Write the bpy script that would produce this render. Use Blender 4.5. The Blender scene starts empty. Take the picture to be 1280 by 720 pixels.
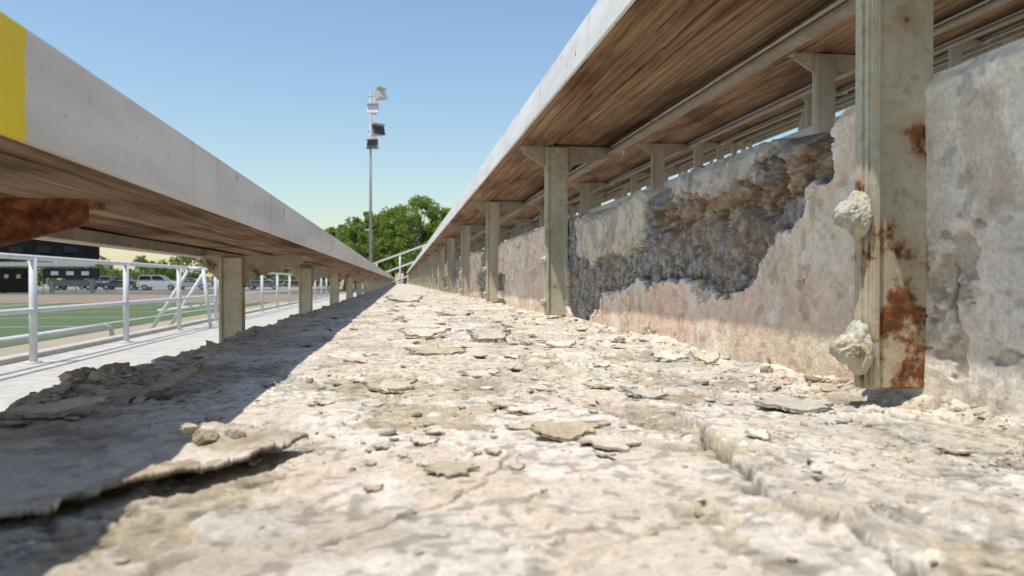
import bpy, bmesh, math, random
import numpy as np
from mathutils import Vector, Matrix
random.seed(7); rng=np.random.default_rng(11)
S=bpy.context.scene
COL=S.collection

# ---------------------------------------------------------------- helpers
def empty(name,loc=(0,0,0)):
    o=bpy.data.objects.new(name,None); o.location=loc; COL.objects.link(o); return o
def mkobj(name,me,mat=None,parent=None):
    o=bpy.data.objects.new(name,me); COL.objects.link(o)
    if mat: me.materials.append(mat)
    if parent: o.parent=parent
    return o
def np_mesh(name,V,F,smooth=False,col=None):
    me=bpy.data.meshes.new(name)
    V=np.asarray(V,dtype=np.float32); F=np.asarray(F,dtype=np.int32)
    n=F.shape[1]
    me.vertices.add(len(V)); me.vertices.foreach_set('co',V.ravel())
    me.loops.add(F.size); me.loops.foreach_set('vertex_index',F.ravel())
    me.polygons.add(len(F)); me.polygons.foreach_set('loop_start',np.arange(0,F.size,n,dtype=np.int32))
    me.polygons.foreach_set('loop_total',np.full(len(F),n,dtype=np.int32))
    if smooth: me.polygons.foreach_set('use_smooth',np.ones(len(F),dtype=bool))
    me.update(calc_edges=True)
    if col is not None:
        a=me.color_attributes.new('Col','FLOAT_COLOR','POINT')
        c=np.ones((len(V),4),dtype=np.float32); c[:,:3]=col
        a.data.foreach_set('color',c.ravel())
    return me
def grid_faces(nr,nc):
    i=np.arange(nr-1)[:,None]*nc+np.arange(nc-1)[None,:]
    i=i.ravel()
    return np.stack([i,i+1,i+nc+1,i+nc],1)
def h2(ix,iy,seed):
    ix=ix.astype(np.int64); iy=iy.astype(np.int64)
    n=(ix*374761393+iy*668265263+seed*1442695041)&0xffffffff
    n=((n^(n>>13))*1274126177)&0xffffffff
    n=(n^(n>>16))&0xffffffff
    return n.astype(np.float64)/4294967295.0
def vn(x,y,s=0):
    x0=np.floor(x);y0=np.floor(y);fx=x-x0;fy=y-y0
    fx=fx*fx*fx*(fx*(fx*6-15)+10);fy=fy*fy*fy*(fy*(fy*6-15)+10)
    a=h2(x0,y0,s);b=h2(x0+1,y0,s);c=h2(x0,y0+1,s);d=h2(x0+1,y0+1,s)
    return (a*(1-fx)+b*fx)*(1-fy)+(c*(1-fx)+d*fx)*fy*1.0
def fbm(x,y,s=0,o=4,g=.5):
    t=0;a=1;n=0
    for k in range(o):
        ca,sa=math.cos(.6*k+.3),math.sin(.6*k+.3)
        xx=(x*ca-y*sa)*2**k+17.3*k; yy=(x*sa+y*ca)*2**k-9.1*k
        t=t+a*(vn(xx,yy,s+k)-.5);n+=a;a*=g
    return t/n*2
def worley(x,y,s=0):
    x0=np.floor(x);y0=np.floor(y);best=np.full(x.shape,9.0);idv=np.zeros(x.shape)
    for i in(-1,0,1):
        for j in(-1,0,1):
            cx=x0+i;cy=y0+j
            px=cx+h2(cx,cy,s);py=cy+h2(cx,cy,s+5)
            d=(px-x)**2+(py-y)**2
            m=d<best; best=np.where(m,d,best); idv=np.where(m,h2(cx,cy,s+9),idv)
    return np.sqrt(best),idv
def ss(a,b,x):
    t=np.clip((x-a)/(b-a),0,1);return t*t*(3-2*t)
def poly_sd(px,py,P):
    d=np.full(px.shape,9.0);ins=np.zeros(px.shape,bool);n=len(P)
    for i in range(n):
        ax,ay=P[i];bx,by=P[(i+1)%n]
        ex,ey=bx-ax,by-ay
        t=np.clip(((px-ax)*ex+(py-ay)*ey)/(ex*ex+ey*ey+1e-12),0,1)
        d=np.minimum(d,np.hypot(px-ax-t*ex,py-ay-t*ey))
        c=((ay>py)!=(by>py))&(px<(bx-ax)*(py-ay)/((by-ay) if by!=ay else 1e-9)+ax)
        ins^=c
    return np.where(ins,-d,d)
def mix3(a,b,t):
    return a*(1-t[...,None])+b*t[...,None]
C=lambda *a:np.array(a,dtype=np.float64)

# ---------------------------------------------------------------- materials
def mat(name):
    m=bpy.data.materials.new(name);m.use_nodes=True
    nt=m.node_tree;b=nt.nodes['Principled BSDF'];return m,nt,b
def ramp(nt,src,stops):
    r=nt.nodes.new('ShaderNodeValToRGB');e=r.color_ramp.elements
    while len(e)<len(stops): e.new(.5)
    for i,(p,c) in enumerate(stops):
        e[i].position=p;e[i].color=(c if len(c)==4 else (*c,1))
    nt.links.new(src,r.inputs[0]);return r.outputs[0]
def coords(nt,scale=(1,1,1)):
    t=nt.nodes.new('ShaderNodeTexCoord');m=nt.nodes.new('ShaderNodeMapping')
    m.inputs['Scale'].default_value=scale
    nt.links.new(t.outputs['Object'],m.inputs[0]);return m.outputs[0]
def noise(nt,vec,scale,detail=4,rough=.55,dist=0):
    n=nt.nodes.new('ShaderNodeTexNoise');n.inputs['Scale'].default_value=scale
    n.inputs['Detail'].default_value=detail;n.inputs['Roughness'].default_value=rough
    n.inputs['Distortion'].default_value=dist
    nt.links.new(vec,n.inputs['Vector']);return n.outputs[0]
def mixc(nt,fac,a,b,mode='MIX'):
    n=nt.nodes.new('ShaderNodeMix');n.data_type='RGBA';n.blend_type=mode
    for s,v in((0,fac),(6,a),(7,b)):
        if isinstance(v,(int,float)): n.inputs[s].default_value=v
        elif isinstance(v,tuple): n.inputs[s].default_value=(*v,1) if len(v)==3 else v
        else: nt.links.new(v,n.inputs[s])
    return n.outputs[2]
def bump(nt,b,h,strength,dist):
    n=nt.nodes.new('ShaderNodeBump');n.inputs['Strength'].default_value=strength;n.inputs['Distance'].default_value=dist
    nt.links.new(h,n.inputs['Height']);nt.links.new(n.outputs[0],b.inputs['Normal'])
def m_vcol(name,fs=420,amp=.25,bd=.0012,rough=.95):
    m,nt,b=mat(name);a=nt.nodes.new('ShaderNodeVertexColor');a.layer_name='Col'
    v=coords(nt);n=noise(nt,v,fs,6,.7);n2=noise(nt,v,fs*.22,5,.65)
    r=ramp(nt,n,[(.25,(1-amp*1.5,)*3),(.5,(1,1,1)),(.75,(1+amp,)*3)])
    r2=ramp(nt,n2,[(.3,(1-amp,)*3),(.7,(1+amp*.6,)*3)])
    c=mixc(nt,1.0,a.outputs[0],r,'MULTIPLY');c=mixc(nt,1.0,c,r2,'MULTIPLY')
    nt.links.new(c,b.inputs['Base Color']);b.inputs['Roughness'].default_value=rough
    b.inputs['Specular IOR Level'].default_value=.15
    bump(nt,b,n,1.0,bd);return m
def m_simple(name,c1,c2,scale=8,rough=.8,bd=0,metal=0,detail=5,sc=(1,1,1),spec=.3):
    m,nt,b=mat(name);v=coords(nt,sc);n=noise(nt,v,scale,detail,.6)
    nt.links.new(ramp(nt,n,[(.3,c1),(.7,c2)]),b.inputs['Base Color'])
    b.inputs['Roughness'].default_value=rough;b.inputs['Metallic'].default_value=metal
    b.inputs['Specular IOR Level'].default_value=spec
    if bd: bump(nt,b,n,.8,bd)
    return m
def m_wood():
    m,nt,b=mat('weathered_wood')
    g=noise(nt,coords(nt,(16,.35,16)),14,8,.68,.4)
    g2=noise(nt,coords(nt,(1,.035,1)),190,6,.7)
    big=noise(nt,coords(nt,(1,.22,1)),13,5,.6)
    c=ramp(nt,g,[(.26,(.115,.068,.040)),(.42,(.225,.14,.082)),(.56,(.33,.22,.137)),(.74,(.46,.34,.23))])
    c2=ramp(nt,g2,[(.34,(.30,.24,.2)),(.43,(1,1,1)),(.8,(1.12,1.1,1.06))])
    c=mixc(nt,1.0,c,c2,'MULTIPLY')
    c3=ramp(nt,big,[(.36,(.42,.34,.28)),(.5,(.95,.9,.85)),(.66,(1.15,1.15,1.14))])
    c=mixc(nt,1.0,c,c3,'MULTIPLY')
    w=nt.nodes.new('ShaderNodeTexWave');w.bands_direction='X';w.inputs['Scale'].default_value=15;w.inputs['Distortion'].default_value=11
    w.inputs['Detail'].default_value=4;w.inputs['Detail Scale'].default_value=.35
    nt.links.new(coords(nt,(1,.09,1)),w.inputs[0])
    c4=ramp(nt,w.outputs[1],[(.0,(.6,.53,.48)),(.22,(1,1,1))])
    c=mixc(nt,.7,c,c4,'MULTIPLY')
    nt.links.new(c,b.inputs['Base Color']);b.inputs['Roughness'].default_value=.85
    b.inputs['Specular IOR Level'].default_value=.2
    ad=nt.nodes.new('ShaderNodeMath');ad.operation='ADD';nt.links.new(g,ad.inputs[0]);nt.links.new(g2,ad.inputs[1])
    bump(nt,b,ad.outputs[0],.8,.0022);return m
def m_rusty(name,base=(.60,.57,.47),th=.60,locs=(),scale=26,rough_bump=.0012):
    m,nt,b=mat(name);v=coords(nt)
    n=noise(nt,v,scale,8,.66);n2=noise(nt,v,scale*6,5,.6);n3=noise(nt,coords(nt,(1,1,.35)),scale*.8,4,.6)
    fac=n
    geo=nt.nodes.new('ShaderNodeTexCoord')
    for (p,r) in locs:
        d=nt.nodes.new('ShaderNodeVectorMath');d.operation='DISTANCE';d.inputs[1].default_value=p
        nt.links.new(geo.outputs['Object'],d.inputs[0])
        mr=nt.nodes.new('ShaderNodeMapRange');mr.inputs[1].default_value=0;mr.inputs[2].default_value=r
        mr.inputs[3].default_value=.3;mr.inputs[4].default_value=0
        nt.links.new(d.outputs[1],mr.inputs[0])
        a=nt.nodes.new('ShaderNodeMath');a.operation='ADD';nt.links.new(fac,a.inputs[0]);nt.links.new(mr.outputs[0],a.inputs[1]);fac=a.outputs[0]
    mask=ramp(nt,fac,[(th,(0,0,0)),(th+.06,(1,1,1))])
    halo=ramp(nt,fac,[(th-.16,(0,0,0)),(th+.05,(.85,.85,.85))])
    rust=ramp(nt,n2,[(.3,(.05,.02,.012)),(.5,(.16,.06,.022)),(.7,(.33,.14,.05))])
    pb=ramp(nt,n3,[(.3,tuple(x*.66 for x in base)),(.65,base)])
    sp=ramp(nt,n2,[(.3,(.74,.71,.64)),(.5,(1,1,1))])
    pb=mixc(nt,1.0,pb,sp,'MULTIPLY')
    c=mixc(nt,halo,pb,(.40,.27,.15));c=mixc(nt,mask,c,rust)
    nt.links.new(c,b.inputs['Base Color'])
    rr=ramp(nt,mask,[(0,(.6,)*3),(1,(.95,)*3)]);nt.links.new(rr,b.inputs['Roughness'])
    b.inputs['Specular IOR Level'].default_value=.25
    ad=nt.nodes.new('ShaderNodeMath');ad.operation='MULTIPLY_ADD';nt.links.new(n2,ad.inputs[0]);ad.inputs[1].default_value=.6;nt.links.new(mask,ad.inputs[2])
    bump(nt,b,ad.outputs[0],.7,rough_bump);return m
def m_fascia(name,yellow=None):
    m,nt,b=mat(name);v=coords(nt)
    n=noise(nt,v,30,6,.6);n2=noise(nt,coords(nt,(1,1,1)),140,4,.6);n3=noise(nt,coords(nt,(1,.2,1.4)),22,4,.6)
    pb=ramp(nt,n3,[(.3,(.60,.575,.535)),(.6,(.77,.755,.73))])
    sp=ramp(nt,n2,[(.24,(.62,.57,.50)),(.36,(1,1,1))])
    c=mixc(nt,1.0,pb,sp,'MULTIPLY')
    dr=noise(nt,coords(nt,(1,1,.12)),40,4,.6)
    c=mixc(nt,1.0,c,ramp(nt,dr,[(.28,(.86,.81,.74)),(.42,(1,1,1))]),'MULTIPLY')
    mask=ramp(nt,n,[(.65,(0,0,0)),(.69,(1,1,1))])
    c=mixc(nt,mask,c,(.36,.26,.17))
    if yellow is not None:
        t=nt.nodes.new('ShaderNodeTexCoord');s=nt.nodes.new('ShaderNodeSeparateXYZ');nt.links.new(t.outputs['Object'],s.inputs[0])
        a=nt.nodes.new('ShaderNodeMath');a.operation='MULTIPLY_ADD';nt.links.new(n2,a.inputs[0]);a.inputs[1].default_value=.006;nt.links.new(s.outputs[1],a.inputs[2])
        l=nt.nodes.new('ShaderNodeMath');l.operation='LESS_THAN';l.inputs[1].default_value=yellow+.003;nt.links.new(a.outputs[0],l.inputs[0])
        yc=ramp(nt,n,[(.3,(.80,.62,.01)),(.7,(.9,.74,.015))])
        c=mixc(nt,l.outputs[0],c,yc)
    nt.links.new(c,b.inputs['Base Color']);b.inputs['Roughness'].default_value=.5;b.inputs['Specular IOR Level'].default_value=.4
    bump(nt,b,n2,.3,.0006);return m

M_floor=m_vcol('crumbling_concrete',520,.22,.0012)
M_wall=m_vcol('spalled_wall',380,.2,.0014)
M_stone=m_vcol('rubble',500,.2,.001)
M_wood=m_wood()
PB=(.56,.53,.41)
M_post=m_rusty('painted_steel_rusty',PB,.66,[((.305,.41,.090),.038),((.31,.41,.02),.047),((.326,.41,.165),.026),((.30,.41,.055),.024),((.31,.41,.25),.02),((.285,.41,.135),.014)])
M_rail=m_rusty('painted_steel_rail',(.40,.37,.29),.64)
M_bracket=m_rusty('rusty_bracket',(.50,.45,.35),.58,[((-.2,.4,.11),.11)])
M_bolt=m_rusty('painted_bolt',(.55,.53,.43),.66,scale=70,rough_bump=.003)
M_fasL=m_fascia('painted_fascia_yellow_end',.320)
M_fas=m_fascia('painted_fascia')
M_white=m_simple('white_rail_paint',(.52,.52,.51),(.64,.64,.62),9,.5)
M_conc=m_simple('pale_concrete',(.36,.33,.28),(.52,.48,.42),5,.9,.003,detail=10)
M_concg=m_simple('riser_concrete',(.34,.30,.25),(.48,.43,.36),9,.92,.003,detail=8)

# ---------------------------------------------------------------- concrete tread (the step we look along)
XL,XW,RH,RP=-.245,.32,.209,.57
def rows(y0,y1,k):
    n=int(math.log(y1/y0)/k);return y0*np.exp(np.linspace(0,math.log(y1/y0),n))
ys=np.concatenate([[-3,-1.5,-.6,-.2,0,.06,.10],rows(.12,2.5,.0040)[:-1],rows(2.5,25,.009)])
xs=np.linspace(XL,XW+.03,520)
Y,X=np.meshgrid(ys,xs,indexing='ij')
fade=1/(1+(Y/6)**2)
def floorfun(X,Y):
    wx=X+fbm(X*30,Y*30,70,4,.6)*.012; wy=Y+fbm(X*30,Y*30,75,4,.6)*.012
    big=fbm(X*7,Y*5,1,3)*.0032
    f1=fbm(wx*15,wy*10,10,5,.55)+.06
    f2=fbm(wx*30,wy*24,20,5,.6)
    f3=fbm(wx*11,wy*8,24,5,.6)
    paint=ss(-.02,-.004,f1); paint2=ss(.07,.082,f2); paint3=ss(.10,.115,f3)
    lip=np.exp(-((f1-.01)/.02)**2)
    w,idv=worley(wx*95,wy*95,30); w2,id2=worley(wx*230,wy*230,33)
    cell=(idv-.5)*.0013*(1-ss(.35,.6,w))+(id2-.5)*.0007
    rough=fbm(X*150,Y*150,40,4,.7)*.0015
    z=big+paint*.0016+lip*.0008*ss(.1,.5,vn(X*25,Y*25,3))+paint2*.0008+paint3*.0011
    gm=.35+.7*ss(-.2,.3,fbm(X*11,Y*9,44,3))
    z+=(cell+rough)*gm*(1-.8*paint)*(1-.4*paint3)
    p,_=worley(wx*38,wy*38,50); pit=(1-ss(.0,.22,p))*ss(.1,.35,fbm(X*9,Y*9,55,3))
    z-=pit*.0025
    z+=np.exp(-np.clip(XW-X,0,1)/.022)*(.005+.006*fbm(X*40,Y*22,60,4))
    z+=np.exp(-np.clip(X-XL,0,1)/.03)*(.002+.006*fbm(X*35,Y*18,64,4))
    z+=.008*np.exp(-(((X+.215)/.032)**2+((Y-.55)/.07)**2))*(1+.7*fbm(X*60,Y*60,68,4,.6))
    ed=XL+.006+.008*(vn(Y*24,Y*0,66))+.005*vn(Y*90,Y*0,67)
    edge=ss(0,.006,X-ed); z-=(1-edge)*.018
    cr=np.zeros_like(X)
    for P,wd in (([(.150,.40),(.158,.35),(.142,.31),(.138,.27),(.126,.235),(.136,.20),(.130,.15)],.0022),
                 ([(.02,.62),(.06,.52),(.10,.47),(.142,.31)],.0010),
                 ([(-.02,.22),(.03,.26),(.05,.31),(.10,.33),(.142,.31)],.0009),
                 ([(-.09,.9),(-.02,.98),(.05,1.02),(.16,1.25)],.0016),
                 ([(.24,.5),(.20,.66),(.22,.85),(.2,1.2)],.0010)):
        d=np.full(X.shape,9.)
        qx=X+fbm(X*45,Y*45,81,4,.6)*.009;qy=Y+fbm(X*45,Y*45,85,4,.6)*.009
        for a,b in zip(P[:-1],P[1:]):
            ex,ey=b[0]-a[0],b[1]-a[1];t=np.clip(((qx-a[0])*ex+(qy-a[1])*ey)/(ex*ex+ey*ey),0,1)
            d=np.minimum(d,np.hypot(qx-a[0]-t*ex,qy-a[1]-t*ey))
        wv=wd*(.45+1.1*vn(X*70,Y*70,88))
        k=1-ss(wv*.6,wv*1.4,d)
        cr=np.maximum(cr,k)
        if wd>.0018:
            sidem=ss(-.002,.002,qx-.140)
            z+=.0022*np.exp(-d/.016)*(sidem*.8+.2)
            z-=k*.008
    z-=cr*.006
    c_paint=C(.64,.565,.455);c_pink=C(.66,.555,.455);c_exp=C(.48,.40,.29);c_gr=C(.47,.435,.365);c_wh=C(.70,.65,.565)
    c=mix3(np.broadcast_to(c_exp,X.shape+(3,)),c_gr,ss(-.1,.3,fbm(X*14,Y*10,90,4)))
    c=mix3(c,mix3(np.broadcast_to(c_paint,c.shape),c_pink,ss(-.1,.4,fbm(X*6,Y*6,93,3))),paint*.9)
    c=mix3(c,c_wh,paint2*.75)
    c=mix3(c,C(.58,.49,.37),paint3*.5)
    st=(idv-.5)*.35*(1-paint)*(1-ss(.2,.6,w))+(id2-.5)*.3*(1-.75*paint); c=c*(1+st[...,None])
    c=c*(1-.20*ss(.05,.4,fbm(X*20,Y*14,97,5)))[...,None]
    c=c*(1-.55*pit-.85*cr)[...,None]
    sp=ss(.62,.72,vn(X*260,Y*260,99)*.6+vn(X*90,Y*90,98)*.4); c=c*(1-.35*sp)[...,None]
    return z,c
Z,CC=floorfun(X,Y)
Z=Z*np.clip(fade*1.1,0,1)
V=np.stack([X,Y,Z],-1).reshape(-1,3)
steps=empty('concrete_bleacher_steps')
mkobj('tread',np_mesh('tread',V,grid_faces(len(ys),len(xs)),True,CC.reshape(-1,3)),M_floor,steps)
def floor_z(x,y):
    z,_=floorfun(np.array([[x]]),np.array([[y]]));return float(z[0,0])

# ---------------------------------------------------------------- riser wall with spalling
DM=[(.488,.30),(.492,.198),(.507,.162),(.552,.129),(.60,.10),(.621,.083),(.688,.070),(.748,.080),(.84,.072),(.934,.075),(1.06,.062),(1.13,.055),(1.19,.0),(1.34,-.01),(1.375,.06),(1.39,.15),(1.36,.30)]
CAV=[(.485,.26),(.497,.19),(.515,.166),(.54,.152),(.60,.137),(.65,.132),(.74,.138),(.844,.140),(.90,.15),(.90,.205),(.87,.215),(.82,.175),(.726,.160),(.66,.162),(.61,.168),(.575,.182),(.558,.205),(.55,.26)]
PATCH=[(.565,.30),(.575,.205),(.61,.182),(.66,.172),(.726,.166),(.81,.178),(.86,.20),(.87,.30)]
PATCH2=[(.93,.13),(1.0,.115),(1.12,.12),(1.2,.10),(1.3,.13),(1.33,.30),(.95,.30),(.92,.17)]
def wallfun(Yw,Zw):
    qy=Yw+fbm(Yw*26,Zw*26,110,6,.64)*.030
    qz=Zw+fbm(Yw*26,Zw*26,115,6,.64)*.024
    d=poly_sd(qy,qz,DM); cav=poly_sd(qy,qz,CAV); p1=poly_sd(qy,qz,PATCH);p2=poly_sd(qy,qz,PATCH2)
    ex=fbm(Yw*2.3,Zw*7,120,6,.62)+ss(1.5,2,Yw)*.12-.20
    ex=np.where(Yw>1.45,ex,-.5)
    ex0=fbm(Yw*12,Zw*18,124,6,.62)-.29
    dmg=np.maximum(1-ss(-.0008,.0008,d),ss(0,.015,ex))
    chipm=ss(0,.012,ex0)*(1-dmg)
    pt1=1-ss(-.0008,.0008,p1); pt2=(1-ss(-.0008,.0008,p2+.004))*(1-pt1)
    patch=np.maximum(pt1,pt2); cv=1-ss(-.010,.002,cav)
    dmgx=dmg*(1-patch)
    w,idv=worley(qy*85,qz*85,130); w2,id2=worley(Yw*200,Zw*230,133); w3,id3=worley(qy*34,qz*34,136)
    ang=(idv-.5)*.0032*(1-ss(.4,.62,w))+(id2-.5)*.0022+(id3-.5)*.004
    rough=fbm(Yw*80,Zw*80,140,6,.7)
    x=dmgx*(.0085+rough*.0045+ang)+cv*(1-patch)*(.012+rough*.009+fbm(Yw*25,Zw*25,146,4,.6)*.008)+patch*(.0022+fbm(Yw*70,Zw*70,150,4)*.0014)
    x+=chipm*.0018
    x+=fbm(Yw*9,Zw*9,155,4)*.0024+fbm(Yw*160,Zw*160,158,4)*.0005
    lip=np.exp(-((d-.004)/.005)**2)*.0018*ss(.3,.7,vn(Yw*30,Zw*30,159))*(1-dmg); x-=lip
    c_pl=C(.84,.685,.51);c_pk=C(.87,.645,.495);c_gy=C(.70,.62,.50)
    near=1-ss(.38,.47,Yw)
    c=mix3(np.broadcast_to(c_pl,Yw.shape+(3,)),c_pk,ss(-.2,.2,fbm(Yw*8,Zw*8,160,3)))
    c=mix3(c,C(.88,.81,.69),near*.9)
    c=mix3(c,c_gy,ss(.05,.35,fbm(Yw*14,Zw*14,163,6,.65))*(.2+.25*near))
    c=mix3(c,C(.92,.86,.75),ss(.10,.3,fbm(Yw*24,Zw*24,166,6,.65))*.6)
    c=mix3(c,C(.50,.32,.18),ss(.26,.5,fbm(Yw*22,Zw*12,168,5,.6))*.4)
    c=c*(1-.13*ss(.05,.5,fbm(Yw*20,Zw*10,170,5,.6))[...,None])
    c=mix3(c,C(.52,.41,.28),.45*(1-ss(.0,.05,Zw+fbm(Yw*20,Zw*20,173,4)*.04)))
    c=mix3(c,C(.52,.44,.34)*(.8+.4*id2[...,None]),chipm*.8)
    rim=np.exp(-((np.abs(d)-.003)/.003)**2)*(d>0)*ss(.35,.6,vn(Yw*40,Zw*40,169))
    c=mix3(c,C(.92,.88,.80),rim*.7)
    ce=mix3(np.broadcast_to(C(.36,.335,.295),c.shape),C(.19,.16,.125),ss(-.05,.25,rough))
    ce=ce*(.7+.6*id2[...,None])
    ce=mix3(ce,C(.60,.55,.46),((idv>.66)*(1-ss(.2,.5,w)))*.6)
    ce=mix3(ce,C(.36,.25,.155),ss(.05,.35,fbm(Yw*12,Zw*16,175,5,.6))*.5)
    ce=ce*(1-.5*np.exp(-((d+.003)/.003)**2))[...,None]
    c=mix3(c,ce,np.clip(dmgx,0,1))
    c=mix3(c,mix3(np.broadcast_to(C(.30,.19,.11),c.shape),C(.56,.41,.26),ss(-.15,.3,-rough))*(.7+.6*id2[...,None]),cv*(1-patch)*.92)
    gp_=mix3(np.broadcast_to(C(.52,.51,.44),c.shape),C(.38,.36,.30),ss(-.05,.3,fbm(Yw*40,Zw*40,177,6,.65)))
    c=mix3(c,gp_,pt1*.92)
    c=mix3(c,C(.66,.54,.42),pt1*ss(.15,.2,fbm(Yw*30,Zw*30,179,5,.6))*.8)
    g2_=mix3(np.broadcast_to(C(.70,.60,.46),c.shape),C(.48,.42,.33),ss(-.1,.2,fbm(Yw*26,Zw*26,181,6,.65)))
    c=mix3(c,g2_,pt2*.92)
    for (y0,z0,z1,wd) in ((.377,.055,.088,.0013),(1.12,.0,.06,.002)):
        yc=y0+fbm(Zw*40,Zw*0,int(y0*1000),4)*.006
        cr=(1-ss(wd*.4,wd*1.5,np.abs(Yw-yc)))*ss(z0-.005,z0+.005,Zw)*(1-ss(z1-.005,z1+.005,Zw))
        x+=cr*.004;c=c*(1-.7*cr)[...,None]
    c=c*(1-.25*ss(.6,.75,vn(Yw*180,Zw*180,190)*.5+vn(Yw*60,Zw*60,191)*.5))[...,None]
    return x,c,dmg,cv
yw=np.concatenate([[-3,-1,-.2,0,.06],rows(.10,.3,.006)[:-1],rows(.3,1.7,.0029)[:-1],rows(1.7,25,.008)])
nv=210; t=np.linspace(-.03,1,nv)
YW,T=np.meshgrid(yw,t,indexing='ij')
chip=.002+.003*np.abs(fbm(YW*12,YW*0,200,4))+ (ss(.48,.53,YW)*(1-ss(.56,.60,YW)))*.012+(ss(.80,.86,YW)*(1-ss(.9,.97,YW)))*.022+(ss(.95,1.1,YW)*(1-ss(1.3,1.38,YW)))*.012*(1+fbm(YW*30,YW*0,204,3))
chip+=ss(.47,.5,YW)*np.abs(fbm(YW*60,YW*0,206,5,.65))*.008
top=RH-chip
ZW=T*top
dx,cw,dmg,cv=wallfun(YW,ZW)
fd=np.clip(1.1/(1+(YW/7)**2),0,1)
rnd=ss(.95,1,T)*.006
XX=XW+dx*fd+rnd
ex_x=np.array([.004,.010,.018,.03,.045]);blk=len(ex_x)
XT=XX[:,-1:]+ex_x[None,:]
YT=np.repeat(YW[:,-1:],blk,1)
ZT=top[:,-1:]+fbm(XT*60,YT*60,210,4)*.003+ (RH-top[:,-1:])*np.linspace(.1,.9,blk)[None,:]
CT=np.repeat(cw[:,-1:,:],blk,1)*.95
V=np.stack([np.concatenate([XX,XT],1),np.concatenate([YW,YT],1),np.concatenate([ZW,ZT],1)],-1)
CW=np.concatenate([cw,CT],1)
wallp=empty('concrete_riser_wall')
f=grid_faces(len(yw),nv+blk)
mkobj('spalled_face',np_mesh('spalled_face',V.reshape(-1,3),f[:,::-1],True,np.clip(CW.reshape(-1,3),0,.92)),M_wall,wallp)

# ---------------------------------------------------------------- generic boxes
def box(name,x0,x1,y0,y1,z0,z1,m,parent=None,bev=0,seg=2):
    bm=bmesh.new();bmesh.ops.create_cube(bm,size=1)
    for v in bm.verts:
        v.co=Vector(((x0+x1)/2+v.co.x*(x1-x0),(y0+y1)/2+v.co.y*(y1-y0),(z0+z1)/2+v.co.z*(z1-z0)))
    if bev: bmesh.ops.bevel(bm,geom=bm.edges[:],offset=bev,segments=seg,affect='EDGES',profile=.5)
    me=bpy.data.meshes.new(name);bm.to_mesh(me);bm.free()
    return mkobj(name,me,m,parent)
def tube(bm,p,q,r,n=10,r2=None):
    p=Vector(p);q=Vector(q);d=q-p;L=d.length;r2=r if r2 is None else r2
    mt=Matrix.Translation((p+q)/2)@d.to_track_quat('Z','Y').to_matrix().to_4x4()
    bmesh.ops.create_cone(bm,cap_ends=True,segments=n,radius1=r,radius2=r2,depth=L,matrix=mt)
def bm_box(bm,x0,x1,y0,y1,z0,z1,mt=None):
    m=Matrix.Translation(((x0+x1)/2,(y0+y1)/2,(z0+z1)/2))@Matrix.Diagonal((x1-x0,y1-y0,z1-z0,1))
    if mt is not None: m=mt@m
    return bmesh.ops.create_cube(bm,size=1,matrix=m)
def bmobj(name,bm,m,parent=None,smooth=False):
    me=bpy.data.meshes.new(name);bm.to_mesh(me);bm.free()
    if smooth:
        for p in me.polygons:p.use_smooth=True
    return mkobj(name,me,m,parent)

YE=25
for k in range(1,7):
    x0=XW+RP*(k-1); z0=RH*k
    box('tread_upper',x0+(.055 if k==1 else -.0),x0+RP+.05,-3,YE,z0-.06,z0-.001 if k==1 else z0,M_concg,steps)
    box('riser_upper',x0+RP,x0+RP+.05,-3,YE,z0+.0,z0+RH-.0605,M_concg,steps)
box('riser_backing',XW+.050,XW+.10,-3,YE,-.2,RH-.0615,M_concg,steps)
box('tread_body',XL+.003,XW+.04,-3,YE,-.30,-.024,M_concg,steps)
box('tread_lower',-.815,XL+.02,-3,YE,-.31,-RH,M_conc,steps)
box('front_wall',-.80,-.5,-3,YE,-.72,-.312,M_concg,steps)
box('end_wall',-.8,XW+RP*6,YE+.0,YE+.12,-.72,-.03,M_concg,steps)

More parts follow.
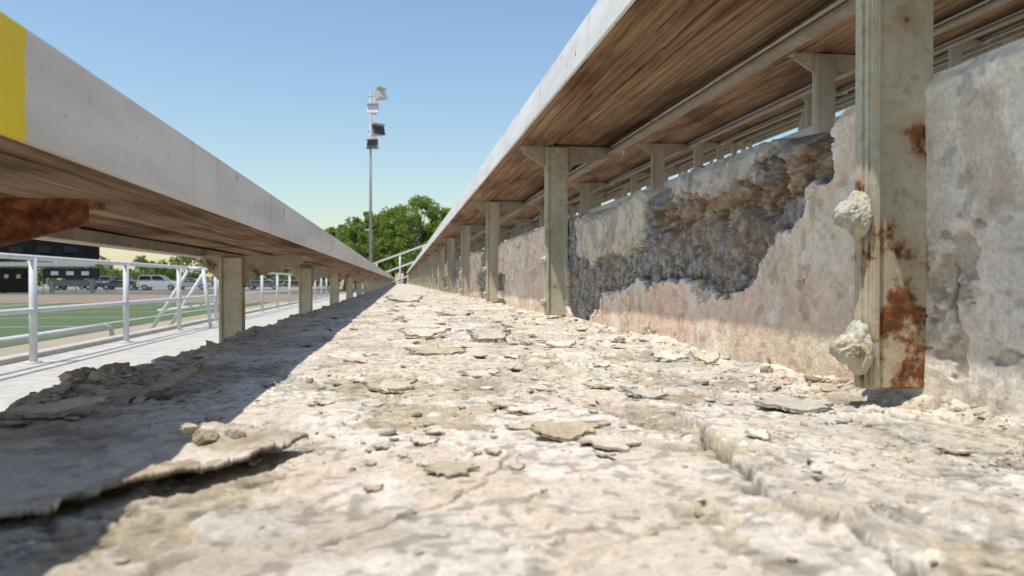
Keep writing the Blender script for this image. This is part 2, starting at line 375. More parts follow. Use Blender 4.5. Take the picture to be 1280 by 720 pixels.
# ---------------------------------------------------------------- benches
postY=[.40-.98,.40]+[.40+.98*i for i in range(1,26)]
postYL=[-.6,.40,1.246]+[1.246+.945*i for i in range(1,25)]
def bench(xf,z0,yposts,mf,hero,front_rail=False):
    """xf = front edge x, z0 = underside height (top of tread coords), width .203"""
    P=empty('bleacher_bench')
    w=.203; t=.0455
    gap=.006
    xm=xf+.083
    def plank(nm,a,b,seed,dz=0):
        yy=np.concatenate([[-3,-1,0],np.arange(.1,4,.012),np.arange(4,YE+.3,.3)]) if hero else np.linspace(-3,YE,20)
        prof=[(a,.0016),(a+.0016,0),(b-.0016,0),(b,.0016),(b,t-.004),(a,t-.004)]
        npf=len(prof)
        Vv=[];n=len(yy)
        for i,(px,pz) in enumerate(prof):
            jit=fbm(yy*14,yy*0+i//2,seed+i//2,6,.65)*.0030 if hero else 0*yy
            jz=fbm(yy*9,yy*0+i//2+9,seed+7+i//2,5,.6)*.0018 if hero else 0*yy
            Vv.append(np.stack([px+jit,yy,z0+pz+jz+dz],-1))
        Vv=np.stack(Vv,1).reshape(-1,3);F=[]
        for r in range(n-1):
            for c in range(npf):
                F.append((r*npf+c,r*npf+(c+1)%npf,(r+1)*npf+(c+1)%npf,(r+1)*npf+c))
        mkobj(nm,np_mesh(nm,Vv,F),M_wood,P)
    plank('plank_1',xf+.005,xm-gap/2,int(300+z0*100),-.0015);plank('plank_2',xm+gap/2,xf+w-.005,int(340+z0*100),.0015)
    box('front_fascia',xf,xf+.0045,-3,YE+.002,z0-.001,z0+t,mf,P,.0012)
    box('back_fascia',xf+w-.0045,xf+w,-3,YE+.002,z0-.001,z0+t,mf,P,.0012)
    box('seat_top',xf+.0048,xf+w-.0048,-3,YE+.001,z0+t-.0035,z0+t-.0005,mf,P)
    if front_rail:
        box('under_rail',xf+.0,xf+.030,-3,YE,z0-.017,z0-.0035,M_rail,P,.001)
    else:
        box('under_rail',xf+w+.001,xf+w+.006,-3,YE,z0-.014,z0+.016,M_rail,P,.001)
        box('under_rail_flange',xf+w-.014,xf+w+.0008,-3,YE,z0-.0145,z0-.0105,M_rail,P)
    bp=bmesh.new();ba=bmesh.new();bb=bmesh.new()
    px0=xf+(.058 if front_rail else .065); px1=px0+(.037 if front_rail else .044)
    zb=z0-.345+.012
    ztop=z0-.004 if not front_rail else z0-.018
    for y in yposts:
        if y>YE: continue
        bm_box(bp,px0,px1,y,y+.005,zb,ztop)
        bm_box(bp,px0-.0005,px0+.0045,y+.0052,y+.014,zb,ztop)
        bm_box(bp,px1-.005,px1+.0004,y+.0052,y+.022,zb,ztop)
        bm_box(bp,px0+.0005,px0+.006,y-.0035,y-.0002,zb+.002,ztop)
        a0=xf+.020;a1=xf+w+.022
        if front_rail:a0=xf+.032;a1=xf+w-.012
        zt=ztop+.0; prof=[(a0,zt),(a1,zt),(a1,zt-.010),(px1+.012,zt-.034),(px1+.002,zt-.05),(px0-.002,zt-.038),(a0,zt-.012)]
        vs=[[ba.verts.new((q[0],y+.006+dy,q[1])) for q in prof] for dy in(0.,.004)]
        ba.faces.new(vs[0]);ba.faces.new(vs[1][::-1])
        for i in range(len(prof)):
            j=(i+1)%len(prof);ba.faces.new((vs[0][i],vs[1][i],vs[1][j],vs[0][j]))
        bm_box(ba,a0-.001,a1+.001,y+.0062,y+.030,zt-.0005,zt+.0032)
        if y!=.40 or front_rail:
          for zz in (.037,.119):
            zc=z0-.345+zz
            tube(bb,(px0-.0005,y+.007,zc),(px0-.004,y+.007,zc),.0095,12)
            tube(bb,(px0-.004,y+.007,zc),(px0-.010,y+.007,zc+.0005),.0070,6,.006)
    bmesh.ops.bevel(bp,geom=bp.edges[:],offset=.0011,segments=2,affect='EDGES')
    bmobj('posts',bp,M_post if hero else M_rail,P)
    bmesh.ops.recalc_face_normals(ba,faces=ba.faces[:])
    bmobj('arms',ba,M_bracket if front_rail else M_rail,P)
    bmobj('bolts',bb,M_bolt,P)
    return P
RB=.345
bench(.217,RB,postY,M_fas,True)
for k in range(1,7):
    bench(.217+RP*k,RB+RH*k,postY,M_fas,False)
bench(.217-RP+.0,RB-RH,postYL,M_fasL,True,front_rail=True)

def lump_into(bm0,loc,r,seed,sc,amp=.4,sub=5,fr=1.6):
    bm=bmesh.new();bmesh.ops.create_icosphere(bm,subdivisions=sub,radius=1)
    co=np.array([v.co[:] for v in bm.verts])
    n=fbm(co[:,0]*fr+seed,co[:,1]*fr+co[:,2]*fr*1.3,seed,6,.62)
    n=n+.25*np.abs(fbm(co[:,0]*fr*3+seed,co[:,2]*fr*3-co[:,1]*fr*2,seed+3,4,.6))
    for v,q in zip(bm.verts,n): v.co=Vector((v.co.x*sc[0],v.co.y*sc[1],v.co.z*sc[2]))*(1+q*amp)*r
    bmesh.ops.translate(bm,verts=bm.verts,vec=loc)
    me=bpy.data.meshes.new('t');bm.to_mesh(me);bm.free();bm0.from_mesh(me);bpy.data.meshes.remove(me)
blt=empty('caked_bolt')
bm=bmesh.new()
for i,(z,r) in enumerate(((.119,.0105),(.037,.0118))):
    lump_into(bm,(.278,.405,z),r*1.1,20+i*7,(.42,.95,1.15),.3)
    lump_into(bm,(.2710,.404,z-.0005),r*.80,40+i*7,(1.0,.9,.95),.35)
bmobj('painted_nuts',bm,M_bolt,blt,True)

# ---------------------------------------------------------------- rubble
ico=bmesh.new();bmesh.ops.create_icosphere(ico,subdivisions=1,radius=1)
IV=np.array([v.co[:] for v in ico.verts]);IF=np.array([[v.index for v in f.verts] for f in ico.faces]);ico.free()
ico=bmesh.new();bmesh.ops.create_icosphere(ico,subdivisions=4,radius=1)
IV2=np.array([v.co[:] for v in ico.verts]);IF2=np.array([[v.index for v in f.verts] for f in ico.faces]);ico.free()
def stones(name,pts,sizes,cols,IVx,IFx,flat=(.25,.7),dz=None,cuts=7,jit=.2,rough=0):
    Vs=[];Fs=[];Cs=[];o=0
    xy=np.array(pts);zf=floorfun(xy[None,:,0],xy[None,:,1])[0][0]
    if dz is not None: zf=zf+np.array(dz)
    for (x,y),s,c,zz in zip(pts,sizes,cols,zf):
        v=IVx*(1+rng.uniform(-jit,jit,(len(IVx),1)))*s
        for _ in range(cuts):
            n=rng.normal(size=3);n/=np.linalg.norm(n);d=v@n;lim=s*rng.uniform(.4,.8)
            v=v-np.clip(d-lim,0,None)[:,None]*n
        if rough:
            k=rng.uniform(0,50)
            v=v*(1+rough*fbm(IVx[:,0]*2.2+k,IVx[:,1]*2.2+IVx[:,2]*2.7,5,5,.65)[:,None])
        v=v*np.array([rng.uniform(.9,1.6),rng.uniform(.7,1.2),rng.uniform(*flat)])
        a=rng.uniform(0,6.28);ca,sa=math.cos(a),math.sin(a);tl=rng.uniform(-.4,.4)
        v=v@np.array([[math.cos(tl),0,math.sin(tl)],[0,1,0],[-math.sin(tl),0,math.cos(tl)]])@np.array([[ca,sa,0],[-sa,ca,0],[0,0,1]])
        v=v+np.array([x,y,zz+s*.15])
        Vs.append(v);Fs.append(IFx+o);o+=len(v);Cs.append(np.repeat(c[None],len(v),0))
    return mkobj(name,np_mesh(name,np.concatenate(Vs),np.concatenate(Fs),False,np.concatenate(Cs)),M_stone)
pal=np.array([(.56,.475,.365),(.62,.545,.44),(.48,.40,.285),(.50,.455,.38),(.67,.605,.51),(.38,.30,.21)])
pts=[];sz=[];cl=[]
n=0
while n<7500:
    y=.17*math.exp(rng.uniform(0,math.log(9/.17)))
    r=rng.random()
    if r<.40: x=XW-abs(rng.exponential(.042))
    elif r<.54: x=XL+.012+abs(rng.exponential(.05))
    else: x=rng.uniform(XL+.01,XW-.003)
    if not(XL+.012<x<XW-.003):continue
    cl_m=vn(np.array([x*18.]),np.array([y*12.]),501)[0]
    if cl_m<.45 and rng.random()<.85: continue
    s=.0007*(1+rng.pareto(2.1)); s=min(s,.0060)
    if y<.35: s=min(s,.0022)
    pts.append((x,y));sz.append(s);cl.append(pal[rng.integers(len(pal))]*rng.uniform(.8,1.12));n+=1
for i in range(450):
    x=rng.normal(-.213,.018);y=rng.normal(.55,.045)
    if x<XL+.01:continue
    pts.append((x,y));sz.append(rng.uniform(.0012,.0045));cl.append(pal[rng.integers(len(pal))]*rng.uniform(.7,1.05))
stones('concrete_rubble',pts,sz,cl,IV,IF)
def gp(x,y):
    d=70.2/(y-352);X_=(x-500)*d/911;return X_,(d-.1537*X_)/.988
big=[((-.222,.535),.010,.002),((-.200,.52),.008,.001),((-.218,.60),.010,.001),((-.185,.57),.007,0),((-.215,.50),.007,.001),((-.232,.51),.009,.001),
     ((-.095,.338),.0050,.0075),((-.084,.333),.0065,.0070),((-.073,.338),.0040,.0075),
     ((-.222,.72),.009,.0),((-.21,.86),.011,.0),((.03,1.1),.009,0),((.06,1.02),.006,0),((.02,.9),.005,0),((.0,1.5),.012,0),((-.02,1.9),.015,0),((.03,2.2),.014,0),
     ((.27,.62),.009,0),((.25,.66),.006,0),((.29,.75),.010,0),((.28,.9),.010,0),((.29,1.05),.011,0),((.30,.56),.007,0),((.24,.52),.004,0),
     ((.045,.205),.0026,0),((.028,.2),.0022,0),((.013,.215),.002,0)]
stones('concrete_chunk',[b[0] for b in big],[b[1] for b in big],[pal[i%5]*.92 for i in range(len(big))],IV2,IF2,(.4,.7),[b[2] for b in big],9,.0,.35)

def flake(V,F,Cc,x,y,L,W,rot,lift,curl,th,col,seed,tilt=0):
    nu,nw=18,12
    z0=floor_z(x,y)
    base=len(V)
    ca,sa=math.cos(rot),math.sin(rot)
    u,w_=np.meshgrid(np.linspace(-1,1,nu),np.linspace(-1,1,nw),indexing='ij')
    uu=u*np.sqrt(1-w_*w_/2);ww=w_*np.sqrt(1-u*u/2)
    ang=np.arctan2(ww,uu)
    rad=1+.75*fbm(np.cos(ang)*2.2+seed,np.sin(ang)*2.2,seed,5,.75)
    lx=uu*rad*L/2;ly=ww*rad*W/2
    z=z0+lift+curl*(uu*uu*.6+ww*.5+.3*vn(uu*2+seed,ww*2.,3))+tilt*lx
    px=x+lx*ca-ly*sa;py=y+lx*sa+ly*ca
    z=z+fbm(px*150,py*150,33,4,.6)*min(.0012,L*.04)
    V+=list(zip(px.ravel(),py.ravel(),(z+th).ravel()));V+=list(zip(px.ravel(),py.ravel(),z.ravel()))
    n=nu*nw
    for i in range(nu-1):
        for j in range(nw-1):
            a=base+i*nw+j
            F.append((a,a+nw,a+nw+1,a+1));F.append((a+n,a+n+1,a+n+nw+1,a+n+nw))
    ring=[i*nw for i in range(nu)]+[(nu-1)*nw+j for j in range(1,nw)]+[i*nw+nw-1 for i in range(nu-2,-1,-1)]+[j for j in range(nw-2,0,-1)]
    for k in range(len(ring)):
        a=base+ring[k];b=base+ring[(k+1)%len(ring)]
        F.append((a,b,b+n,a+n))
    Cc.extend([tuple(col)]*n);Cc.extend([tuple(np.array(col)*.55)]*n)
V=[];F=[];Cc=[]
fl=[(gp(527,424),.060,.028,.2,.003,.008,.003,0),(gp(610,430),.050,.026,-.2,.004,.009,.006,0),(gp(507,378),.13,.07,.3,.004,.016,.008,0),
    (gp(545,445),.065,.024,0,.002,.004,.0015,0),(gp(832,452),.038,.028,.3,.003,.006,.002,0),(gp(880,457),.024,.017,.1,.004,.007,.003,0),
    (gp(990,515),.042,.032,.2,.001,.003,.002,0),(gp(488,490),.036,.012,0,.002,.005,.0014,0),(gp(708,558),.028,.012,-.1,.002,.005,.0013,0),
    (gp(700,438),.040,.016,-.2,.002,.005,.002,0),(gp(760,565),.026,.022,.5,.001,.002,.001,0),(gp(570,395),.08,.035,.2,.002,.006,.003,0),
    (gp(770,402),.06,.025,.2,.002,.006,.003,0),(gp(215,500),.046,.013,.95,.010,.003,.0024,.40),(gp(75,530),.045,.025,.1,.003,.003,.0025,.1),
    (gp(600,470),.03,.014,.4,.001,.004,.0014,0),(gp(810,500),.028,.016,.1,.001,.003,.0015,0),(gp(650,410),.06,.02,.1,.002,.006,.003,0),
    (gp(560,600),.020,.016,.1,.0005,.001,.0009,0),(gp(660,520),.03,.02,.6,.0005,.002,.001,0)]
for i,(p,L,W,r,li,cu,th,ti) in enumerate(fl):
    flake(V,F,Cc,p[0],p[1],L,W,r,li,cu,th,pal[(i*2+1)%5]*1.0,400+i*3,ti)
for i in range(300):
    y=.25*math.exp(rng.uniform(0,math.log(5/.25)));x=rng.uniform(XL+.02,XW-.02);s=.005+.017*rng.random()**2
    if y<.4: s*=.6
    flake(V,F,Cc,x,y,s,s*rng.uniform(.4,.9),rng.uniform(0,3),.0003,s*.12,.0008,pal[rng.integers(5)]*1.04,700+i)
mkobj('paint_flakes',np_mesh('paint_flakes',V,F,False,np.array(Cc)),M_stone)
P0=[(-.040,.332),(-.060,.300),(-.085,.270),(-.105,.248),(-.125,.236),(-.16,.225),(-.22,.22),(-.235,.30),(-.2,.37),(-.13,.375),(-.085,.362)]
gx=np.linspace(-.242,-.03,180);gy=np.linspace(.215,.385,150)
GY,GX=np.meshgrid(gy,gx,indexing='ij')
sd=poly_sd(GX+fbm(GX*60,GY*60,810,5,.65)*.008,GY+fbm(GX*60,GY*60,815,5,.65)*.008,P0)
zz=floorfun(GX,GY)[0]*.45+.002+.0055*np.exp(sd/.018)*ss(-.24,-.04,GX+.0*GY)+fbm(GX*45,GY*45,820,5)*.0018
zz+=ss(.0,.015,fbm(GX*30,GY*30,825,5,.65))*.0013
keep=sd<0
nr,nc=GX.shape
ff=grid_faces(nr,nc);kk=keep.ravel();ff=ff[kk[ff].all(1)]
top=np.stack([GX,GY,zz+.0020],-1).reshape(-1,3);bot=np.stack([GX,GY,zz],-1).reshape(-1,3)
from collections import Counter
edges=Counter();dire={}
for q in ff:
    for a,b in((q[0],q[1]),(q[1],q[2]),(q[2],q[3]),(q[3],q[0])):
        k=(min(a,b),max(a,b));edges[k]+=1;dire[k]=(a,b)
side=[(dire[k][0],dire[k][0]+GX.size,dire[k][1]+GX.size,dire[k][1]) for k,c in edges.items() if c==1]
FF=np.concatenate([ff,ff[:,::-1]+GX.size,np.array(side)])
cc=mix3(np.broadcast_to(C(.62,.545,.45),GX.shape+(3,)),C(.46,.38,.285),ss(-.02,.1,fbm(GX*30,GY*30,825,5,.65)))
cc=cc*(1-.3*ss(.0,.4,fbm(GX*70,GY*70,832,5,.6)))[...,None]
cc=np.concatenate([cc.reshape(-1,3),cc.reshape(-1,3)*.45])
used=np.unique(FF);remap=np.zeros(2*GX.size,int);remap[used]=np.arange(len(used))
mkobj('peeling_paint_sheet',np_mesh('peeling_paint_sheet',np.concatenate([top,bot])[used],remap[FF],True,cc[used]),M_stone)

# ---------------------------------------------------------------- ground, walkway, field
GZ=-.92
def sheet(name,x0,x1,y0,y1,z,m,parent=None):
    me=bpy.data.meshes.new(name);me.from_pydata([(x0,y0,z),(x1,y0,z),(x1,y1,z),(x0,y1,z)],[],[(0,1,2,3)]);return mkobj(name,me,m,parent)
M_dirt=m_simple('dry_ground',(.27,.22,.155),(.38,.32,.23),.15,.95,detail=8)
M_turf=m_simple('turf',(.070,.105,.040),(.095,.13,.052),1.2,.95,detail=9)
M_track=m_simple('running_track',(.20,.145,.11),(.28,.21,.155),.8,.95)
M_asph=m_simple('asphalt',(.10,.10,.10),(.16,.155,.15),.6,.9)
M_line=m_simple('field_line_paint',(.40,.44,.38),(.58,.60,.55),3,.8)
sheet('ground',-1500,1500,-1500,1500,GZ-.012,M_dirt)
box('walkway',-4.42,-.79,-8,60,-1.2,-.865+.0,M_conc)
box('kerb',-4.62,-4.424,-8,60,-1.2,-.80,M_conc,None,.015)
sheet('sports_field',-90,-6.0,7,37,GZ-.004,M_turf)
sheet('running_track',-90,-5.2,38.2,60,GZ-.004,M_track)
sheet('grass_verge',-120,-5.2,60.5,68,GZ-.003,M_turf)
sheet('parking_lot',-120,30,70,104,GZ-.003,M_asph)
fm=empty('field_markings')
for i in range(6):
    sheet('yard_line',-90,-7.1,13.2+i*4.1,13.30+i*4.1,GZ,M_line,fm)
sheet('side_line',-7.0,-6.88,7,36.9,GZ+.003,M_line,fm)
sheet('hash_line',-16,-15.8,11,36.9,GZ+.003,M_line,fm)

WZ=-.865
rail=empty('walkway_railing')
bm=bmesh.new()
zt=.078+.275;zm=.078-.33
RX=-4.18
ry=[3.2,5.9,8.6+.45,11.9,14.6,17.4,20.2,23,25.8,28.6,31.4,34.2,37,39.8,42.6]
for y in ry:
    tube(bm,(RX,y,WZ),(RX,y,zt),.042,12); tube(bm,(RX,y,WZ),(RX,y,WZ+.02),.09,12)
for z in(zt,zm): tube(bm,(RX,-4,z),(RX,42.6,z),.030,10)
bmobj('tubes',bm,M_white,rail,True)
sh=empty('stair_handrail');bm=bmesh.new()
for dy in(0,1.2):
    y=15.2+dy
    pts_=[(-4.9,y,GZ),(-4.15,y,.34),(-3.9,y,.34),(-3.75,y,WZ)]
    for a,b in zip(pts_[:-1],pts_[1:]): tube(bm,a,b,.036,10)
    tube(bm,(-4.75,y,-.5),(-3.85,y,-.4),.028,8)
bmobj('tubes',bm,M_white,sh,True)
lp=empty('low_pipe_barrier');bm=bmesh.new()
pp=[(-5.0,9.6,GZ+.02),(-5.0,9.7,GZ+.19),(-5.0,9.95,GZ+.24),(-5.0,13.2,GZ+.24),(-5.0,13.5,GZ+.18),(-5.0,13.6,GZ)]
for a,b in zip(pp[:-1],pp[1:]):tube(bm,a,b,.045,10)
bmobj('tube',bm,M_white,lp,True)

er=empty('stand_end_railing');bm=bmesh.new()
sl=RH/RP;ye=25.4
for off in(.95,.50,.08):
    tube(bm,(-.95,ye,.078+off-.95*sl),(3.6,ye,.078+off+3.6*sl),.032,8)
for i in range(-1,6):
    x=i*.8; tube(bm,(x,ye,-.5+x*sl),(x,ye,.078+.95+x*sl),.028,8)
bmobj('tubes',bm,M_white,er,True)

# ---------------------------------------------------------------- floodlight tower
M_galv=m_simple('galvanised_steel',(.28,.28,.28),(.38,.38,.38),3,.5,0,.3)
M_head=m_simple('floodlight_housing',(.50,.50,.48),(.62,.62,.60),4,.5)
M_dark=m_simple('floodlight_dark_face',(.04,.045,.05),(.09,.09,.10),4,.35)
FT=empty('floodlight_tower');fx,fy=-1.98,50.2
bm=bmesh.new();tube(bm,(fx,fy,GZ),(fx,fy,13.1),.13,14,.06)
for z in (12.75,11.85,10.35,9.35): tube(bm,(fx-.15,fy,z),(fx+.55,fy,z),.05,8)
bmobj('pole',bm,M_galv,FT,True)
def head(dx,z,tilt,yaw,mf,s=1.0):
    mt=Matrix.Translation((fx+dx,fy-.25,z))@Matrix.Rotation(yaw,4,'Z')@Matrix.Rotation(tilt,4,'X')@Matrix.Diagonal((s,s,s,1))
    bm=bmesh.new()
    a=[(-.24,.30,-.16),(.24,.30,-.16),(.24,.30,.18),(-.24,.30,.18)]
    b=[(-.46,-.22,-.36),(.46,-.22,-.36),(.46,-.22,.36),(-.46,-.22,.36)]
    A=[bm.verts.new(mt@Vector(p)) for p in a];B=[bm.verts.new(mt@Vector(p)) for p in b]
    bm.faces.new(A[::-1])
    for i in range(4):bm.faces.new((A[i],A[(i+1)%4],B[(i+1)%4],B[i]))
    bm_box(bm,-.14,.14,.30,.55,-.12,.14,mt)
    bm_box(bm,-.48,.48,-.50,-.22,.34,.38,mt)
    bmesh.ops.recalc_face_normals(bm,faces=bm.faces[:])
    bmobj('housing',bm,M_head,FT)
    bm=bmesh.new();bm_box(bm,-.45,.45,-.235,-.20,-.35,.33,mt);bmobj('lens',bm,mf,FT)
M_lens=m_simple('floodlight_lens',(.55,.56,.56),(.7,.71,.72),4,.2)
head(.66,12.75,-.5,.9,M_lens,.95);head(.20,11.75,-.25,-.2,M_lens,.85);head(.46,10.3,-.35,.5,M_dark,1.0);head(.22,9.35,-.2,-.5,M_dark,.9)

# ---------------------------------------------------------------- trees
def m_leaf(name,a,b_,c_):
    m,nt,b=mat(name);v=coords(nt);n=noise(nt,v,1.1,3,.6);n2=noise(nt,v,7,3,.6)
    c=ramp(nt,n,[(.3,a),(.5,b_),(.7,c_)]);k=ramp(nt,n2,[(.3,(.7,.7,.7)),(.7,(1.25,1.25,1.1))])
    cc=mixc(nt,1.0,c,k,'MULTIPLY')
    nt.links.new(cc,b.inputs['Base Color']);b.inputs['Roughness'].default_value=.6
    b.inputs['Specular IOR Level'].default_value=.25
    tr=nt.nodes.new('ShaderNodeBsdfTranslucent')
    nt.links.new(mixc(nt,1.0,cc,(1.5,1.7,.8),'MULTIPLY'),tr.inputs[0])
    mx=nt.nodes.new('ShaderNodeMixShader');mx.inputs[0].default_value=.45
    nt.links.new(b.outputs[0],mx.inputs[1]);nt.links.new(tr.outputs[0],mx.inputs[2])
    nt.links.new(mx.outputs[0],nt.nodes['Material Output'].inputs[0])
    return m
M_leaf=m_leaf('foliage',(.12,.17,.045),(.18,.235,.06),(.24,.29,.09))
M_leafd=m_leaf('foliage_far',(.09,.13,.05),(.12,.16,.07),(.15,.19,.09))
M_bark=m_simple('bark',(.09,.07,.05),(.16,.13,.10),6,.9,.01)
def leaves(centres,rads,per,size,seed):
    r=np.random.default_rng(seed);V=[];
    for c,ra in zip(centres,rads):
        d=r.normal(size=(per,3));d/=np.linalg.norm(d,axis=1)[:,None]
        p=c+d*(r.uniform(.25,1.0,(per,1))**.6)*ra*np.array([1,1,.8])
        V.append(p)
    P=np.concatenate(V);n=len(P)
    a=r.normal(size=(n,3));a/=np.linalg.norm(a,axis=1)[:,None];b=np.cross(a,r.normal(size=(n,3)));b/=np.linalg.norm(b,axis=1)[:,None]
    s=r.uniform(.6,1.3,(n,1))*size
    q=np.stack([P-a*s,P+b*s*.5,P+a*s,P-b*s*.5],1).reshape(-1,3)
    return q,np.arange(4*n).reshape(-1,4)
def tree(x,y,h,w,seed,m=M_leaf,per=120,ncl=90,size=.15,low=.22):
    r=np.random.default_rng(seed);T=empty('deciduous_tree')
    bm=bmesh.new();base=Vector((x,y,GZ-.05));p=base;rad=.03*h
    segs=[];q=base
    for i in range(4):
        nq=q+Vector((r.uniform(-.2,.2),r.uniform(-.2,.2),h*.15));tube(bm,q,nq,rad*(1-.15*i),10,rad*(1-.15*(i+1)));q=nq;segs.append(q)
    cs=[];rs=[]
    for i in range(ncl):
        z=r.uniform(low,1)**.9;prof=math.sin(min(1,(z-low*.6)/(1-low*.6)*.93+.07)*math.pi)**.6
        an=r.uniform(0,6.28);rr=w*.5*prof*r.uniform(.2,1.08)**.5
        c=np.array([x+math.cos(an)*rr,y+math.sin(an)*rr,GZ+h*z*.93+r.uniform(-.3,.3)]);cs.append(c);rs.append(r.uniform(.05,.11)*w)
        if i%6==0: tube(bm,segs[r.integers(1,4)],Vector(c),rad*.3,6,rad*.07)
    bmobj('trunk_and_limbs',bm,M_bark,T)
    q_,f_=leaves(cs,rs,per,size,seed+1)
    mkobj('crown',np_mesh('crown',q_,f_),m,T)
def at(xpix,d): X_=(xpix-500)*d/911;return X_,(d-.1537*X_)/.988
for (xp,d,top_,w,sd) in ((528,70,243,8.5,1),(492,74,254,8,2),(458,72,264,6.5,3),(430,78,280,6,4),(408,84,286,5.5,5),(562,72,258,7,6),(385,95,298,6,7),(445,92,276,6,8),(505,90,268,9,9)):
    x,y=at(xp,d);tree(x,y,(352-top_)*d/900+1.0,w,sd)
cs=[];rs=[];r=np.random.default_rng(99)
for i in range(420):
    xp=r.uniform(-260,420);d=r.uniform(125,150);x,y=at(xp,d)
    hh=5.2+1.9*math.sin(xp*.031)+1.3*math.sin(xp*.11+1)
    if xp<110: hh*=.85
    cs.append(np.array([x,y,GZ+r.uniform(.5,1)*max(hh,2)]));rs.append(r.uniform(.8,1.7))
for i in range(260):
    xp=r.uniform(-260,420);x,y=at(xp,152);cs.append(np.array([x,y,GZ+r.uniform(.3,2.6)]));rs.append(1.8)
q_,f_=leaves(cs,rs,60,.35,55);mkobj('distant_trees',np_mesh('distant_trees',q_,f_),M_leafd)

# ---------------------------------------------------------------- scoreboard
M_blk=m_simple('scoreboard_black',(.010,.010,.011),(.018,.018,.019),2,.9,spec=.05)
M_blue=m_simple('scoreboard_digit_field',(.022,.024,.030),(.03,.033,.04),2,.9,spec=.05)
M_wh=m_simple('sign_white',(.38,.38,.38),(.5,.5,.5),2,.7)
SB=empty('scoreboard');D=62
def sx(p): return at(p,D)[0]
sy=at(40,D)[1]
def sz_(y): return .078+(352-y)*D/900
def sb(nm,xa,xb,ya,yb,m,dy=0,t=.3): return box(nm,sx(xa),sx(xb),sy+dy,sy+dy+t,sz_(yb),sz_(ya),m,SB,.02)
sb('panel',-70,118,286,326,M_blk);sb('name_band',-70,114,328,333,M_wh,-.02,.34);sb('lower_panel',-60,44,335,366,M_blk)
sb('logo_band',52,118,335,348,M_blue,-.01)
for i in range(5): sb('digit_window',-50+i*32,-50+i*32+16,308,316,M_blue,-.03,.02)
for i in range(3): sb('sign_letters',62+i*18,62+i*18+9,339,344,M_wh,-.03,.018)
M_dg=m_simple('digit',(.3,.2,.1),(.4,.3,.15),2,.5)
for i in range(6): sb('amber_digit',-48+i*14,-48+i*14+5,343,348,M_dg,-.03,.02)
for p in(-62,5,60,108):
    box('support',sx(p)-.14,sx(p)+.14,sy+.32,sy+.6,GZ,sz_(301),M_galv,SB)
fe=empty('chain_link_fence');bm=bmesh.new()
for i in range(40):
    tube(bm,(-75+i*2.6,68.5,GZ),(-75+i*2.6,68.5,GZ+1.1),.03,6)
for z in(.1,.4,.7,1.1): tube(bm,(-75,68.5,GZ+z),(26.4,68.5,GZ+z),.014 if z<1 else .03,6)
bmobj('posts_and_rails',bm,M_galv,fe)

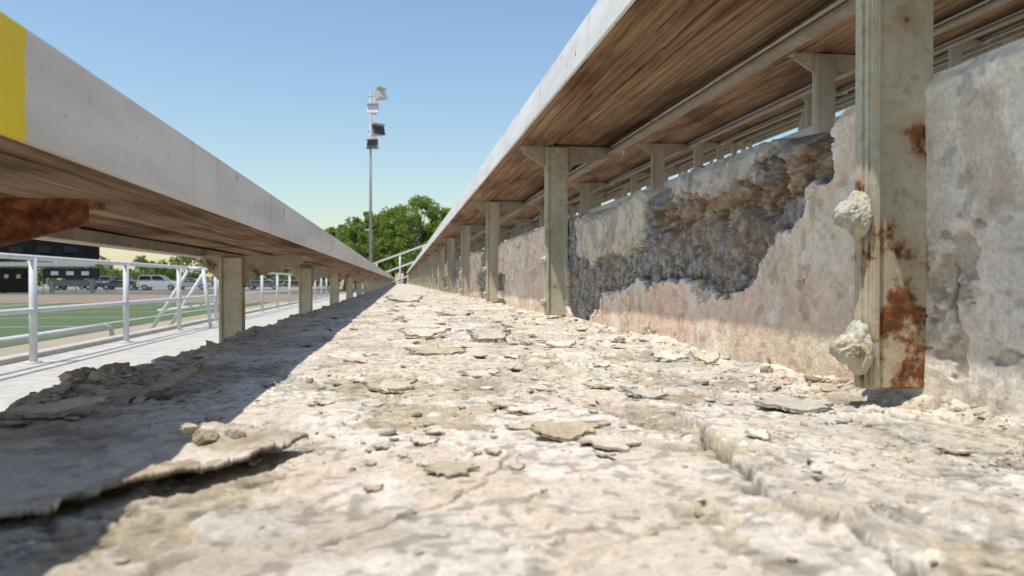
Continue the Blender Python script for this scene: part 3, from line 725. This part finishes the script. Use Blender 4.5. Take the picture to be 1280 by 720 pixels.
# ---------------------------------------------------------------- cars
M_glass=m_simple('car_glass',(.02,.025,.03),(.03,.035,.04),2,.1)
M_tyre=m_simple('tyre',(.015,.015,.015),(.03,.03,.03),9,.9)
M_hub=m_simple('wheel_hub',(.35,.35,.35),(.5,.5,.5),9,.4,0,.7)
def extr(bm,prof,y0,y1):
    a=[bm.verts.new((p[0],y0,p[1])) for p in prof];b=[bm.verts.new((p[0],y1,p[1])) for p in prof]
    bm.faces.new(a);bm.faces.new(b[::-1])
    for i in range(len(prof)):
        j=(i+1)%len(prof);bm.faces.new((a[i],b[i],b[j],a[j]))
def car(name,xp,d,col,kind,flip=False):
    P=empty(name);x,y=at(xp,d)
    m=m_simple('car_paint',tuple(c*.93 for c in col),col,3,.3,spec=.5)
    if kind=='suv': body=[(-2.3,.35),(-2.3,.95),(-2.2,1.05),(1.0,1.05),(2.1,.92),(2.3,.75),(2.3,.35)];cab=[(-2.2,1.05),(-1.95,1.68),(.25,1.7),(1.05,1.05)]
    elif kind=='pickup': body=[(-2.7,.45),(-2.7,1.1),(1.2,1.1),(2.5,1.0),(2.7,.8),(2.7,.4)];cab=[(-.9,1.1),(-.7,1.75),(.7,1.75),(1.35,1.1)]
    else: body=[(-2.2,.3),(-2.25,.85),(-1.5,.95),(1.0,.92),(2.1,.78),(2.25,.6),(2.25,.3)];cab=[(-1.6,.94),(-.9,1.38),(.3,1.4),(1.1,.92)]
    sgn=-1 if flip else 1
    f=lambda L:[(p[0]*sgn,p[1]) for p in L]
    bm=bmesh.new();extr(bm,f(body),-.88,.88);bmesh.ops.recalc_face_normals(bm,faces=bm.faces[:])
    bmesh.ops.bevel(bm,geom=bm.edges[:],offset=.06,segments=2,affect='EDGES');bmobj('body',bm,m,P)
    bm=bmesh.new();extr(bm,f(cab),-.74,.74);bmesh.ops.recalc_face_normals(bm,faces=bm.faces[:]);bmobj('windows',bm,M_glass,P)
    top_=[(p[0]*.96,p[1]) for p in cab[1:3]];zt_=cab[1][1]
    bm=bmesh.new();bm_box(bm,min(top_[0][0]*sgn,top_[1][0]*sgn)-.05,max(top_[0][0]*sgn,top_[1][0]*sgn)+.05,-.75,.75,zt_-.02,zt_+.06)
    for q0,q1 in((cab[0],cab[1]),(cab[3],cab[2]),(((cab[0][0]+cab[3][0])/2,cab[0][1]),((cab[1][0]+cab[2][0])/2,cab[1][1]))):
        for yy in(-.75,.75): tube(bm,(q0[0]*sgn,yy,q0[1]),(q1[0]*sgn,yy,q1[1]),.045,6)
    bmobj('roof_and_pillars',bm,m,P)
    bt=bmesh.new();bh=bmesh.new()
    for wx in(-body[-1][0]*.62,body[-1][0]*.62):
        for yy in(-.8,.8):
            tube(bt,(wx,yy-.12,.34),(wx,yy+.12,.34),.34,18);tube(bh,(wx,yy-.13,.34),(wx,yy+.13,.34),.19,12)
    bmobj('tyres',bt,M_tyre,P);bmobj('hubs',bh,M_hub,P)
    P.location=(x,y,GZ);return P
car('parked_suv',200,84,(.6,.6,.6),'suv');car('parked_car',152,86,(.05,.055,.07),'sedan',True);car('parked_pickup_truck',95,85,(.10,.10,.11),'pickup')
car('parked_car',240,90,(.35,.36,.38),'sedan');car('parked_suv',120,96,(.4,.4,.42),'suv',True);car('parked_car',330,92,(.12,.12,.14),'sedan')

# ---------------------------------------------------------------- light, sky, camera
sv=Vector((-.33,-.22,1)).normalized()
L=bpy.data.lights.new('sun','SUN');L.energy=5.0;L.angle=math.radians(.53);L.color=(1,.95,.875)
lo=bpy.data.objects.new('sun',L);lo.rotation_euler=sv.to_track_quat('Z','Y').to_euler();COL.objects.link(lo)
w=bpy.data.worlds.new('World');S.world=w;w.use_nodes=True;nt=w.node_tree
st=nt.nodes.new('ShaderNodeTexSky');st.sky_type='NISHITA';st.sun_disc=False
st.sun_elevation=math.asin(sv.z);st.sun_rotation=math.atan2(sv.x,sv.y)%(2*math.pi)
st.air_density=1.6;st.dust_density=.5;st.ozone_density=5.0
nt.links.new(st.outputs[0],nt.nodes['Background'].inputs[0]);nt.nodes['Background'].inputs[1].default_value=.15
S.view_settings.view_transform='Standard';S.view_settings.look='None';S.view_settings.exposure=0
cam=bpy.data.cameras.new('camera');co=bpy.data.objects.new('camera',cam);COL.objects.link(co)
cam.sensor_width=36;cam.lens=900/1280*36;cam.clip_start=.01;cam.clip_end=5000
co.location=(0,0,.078);co.rotation_euler=(math.radians(90-.51),0,-math.atan(140/900))
cam.dof.use_dof=True;cam.dof.focus_distance=.75;cam.dof.aperture_fstop=16
S.camera=co
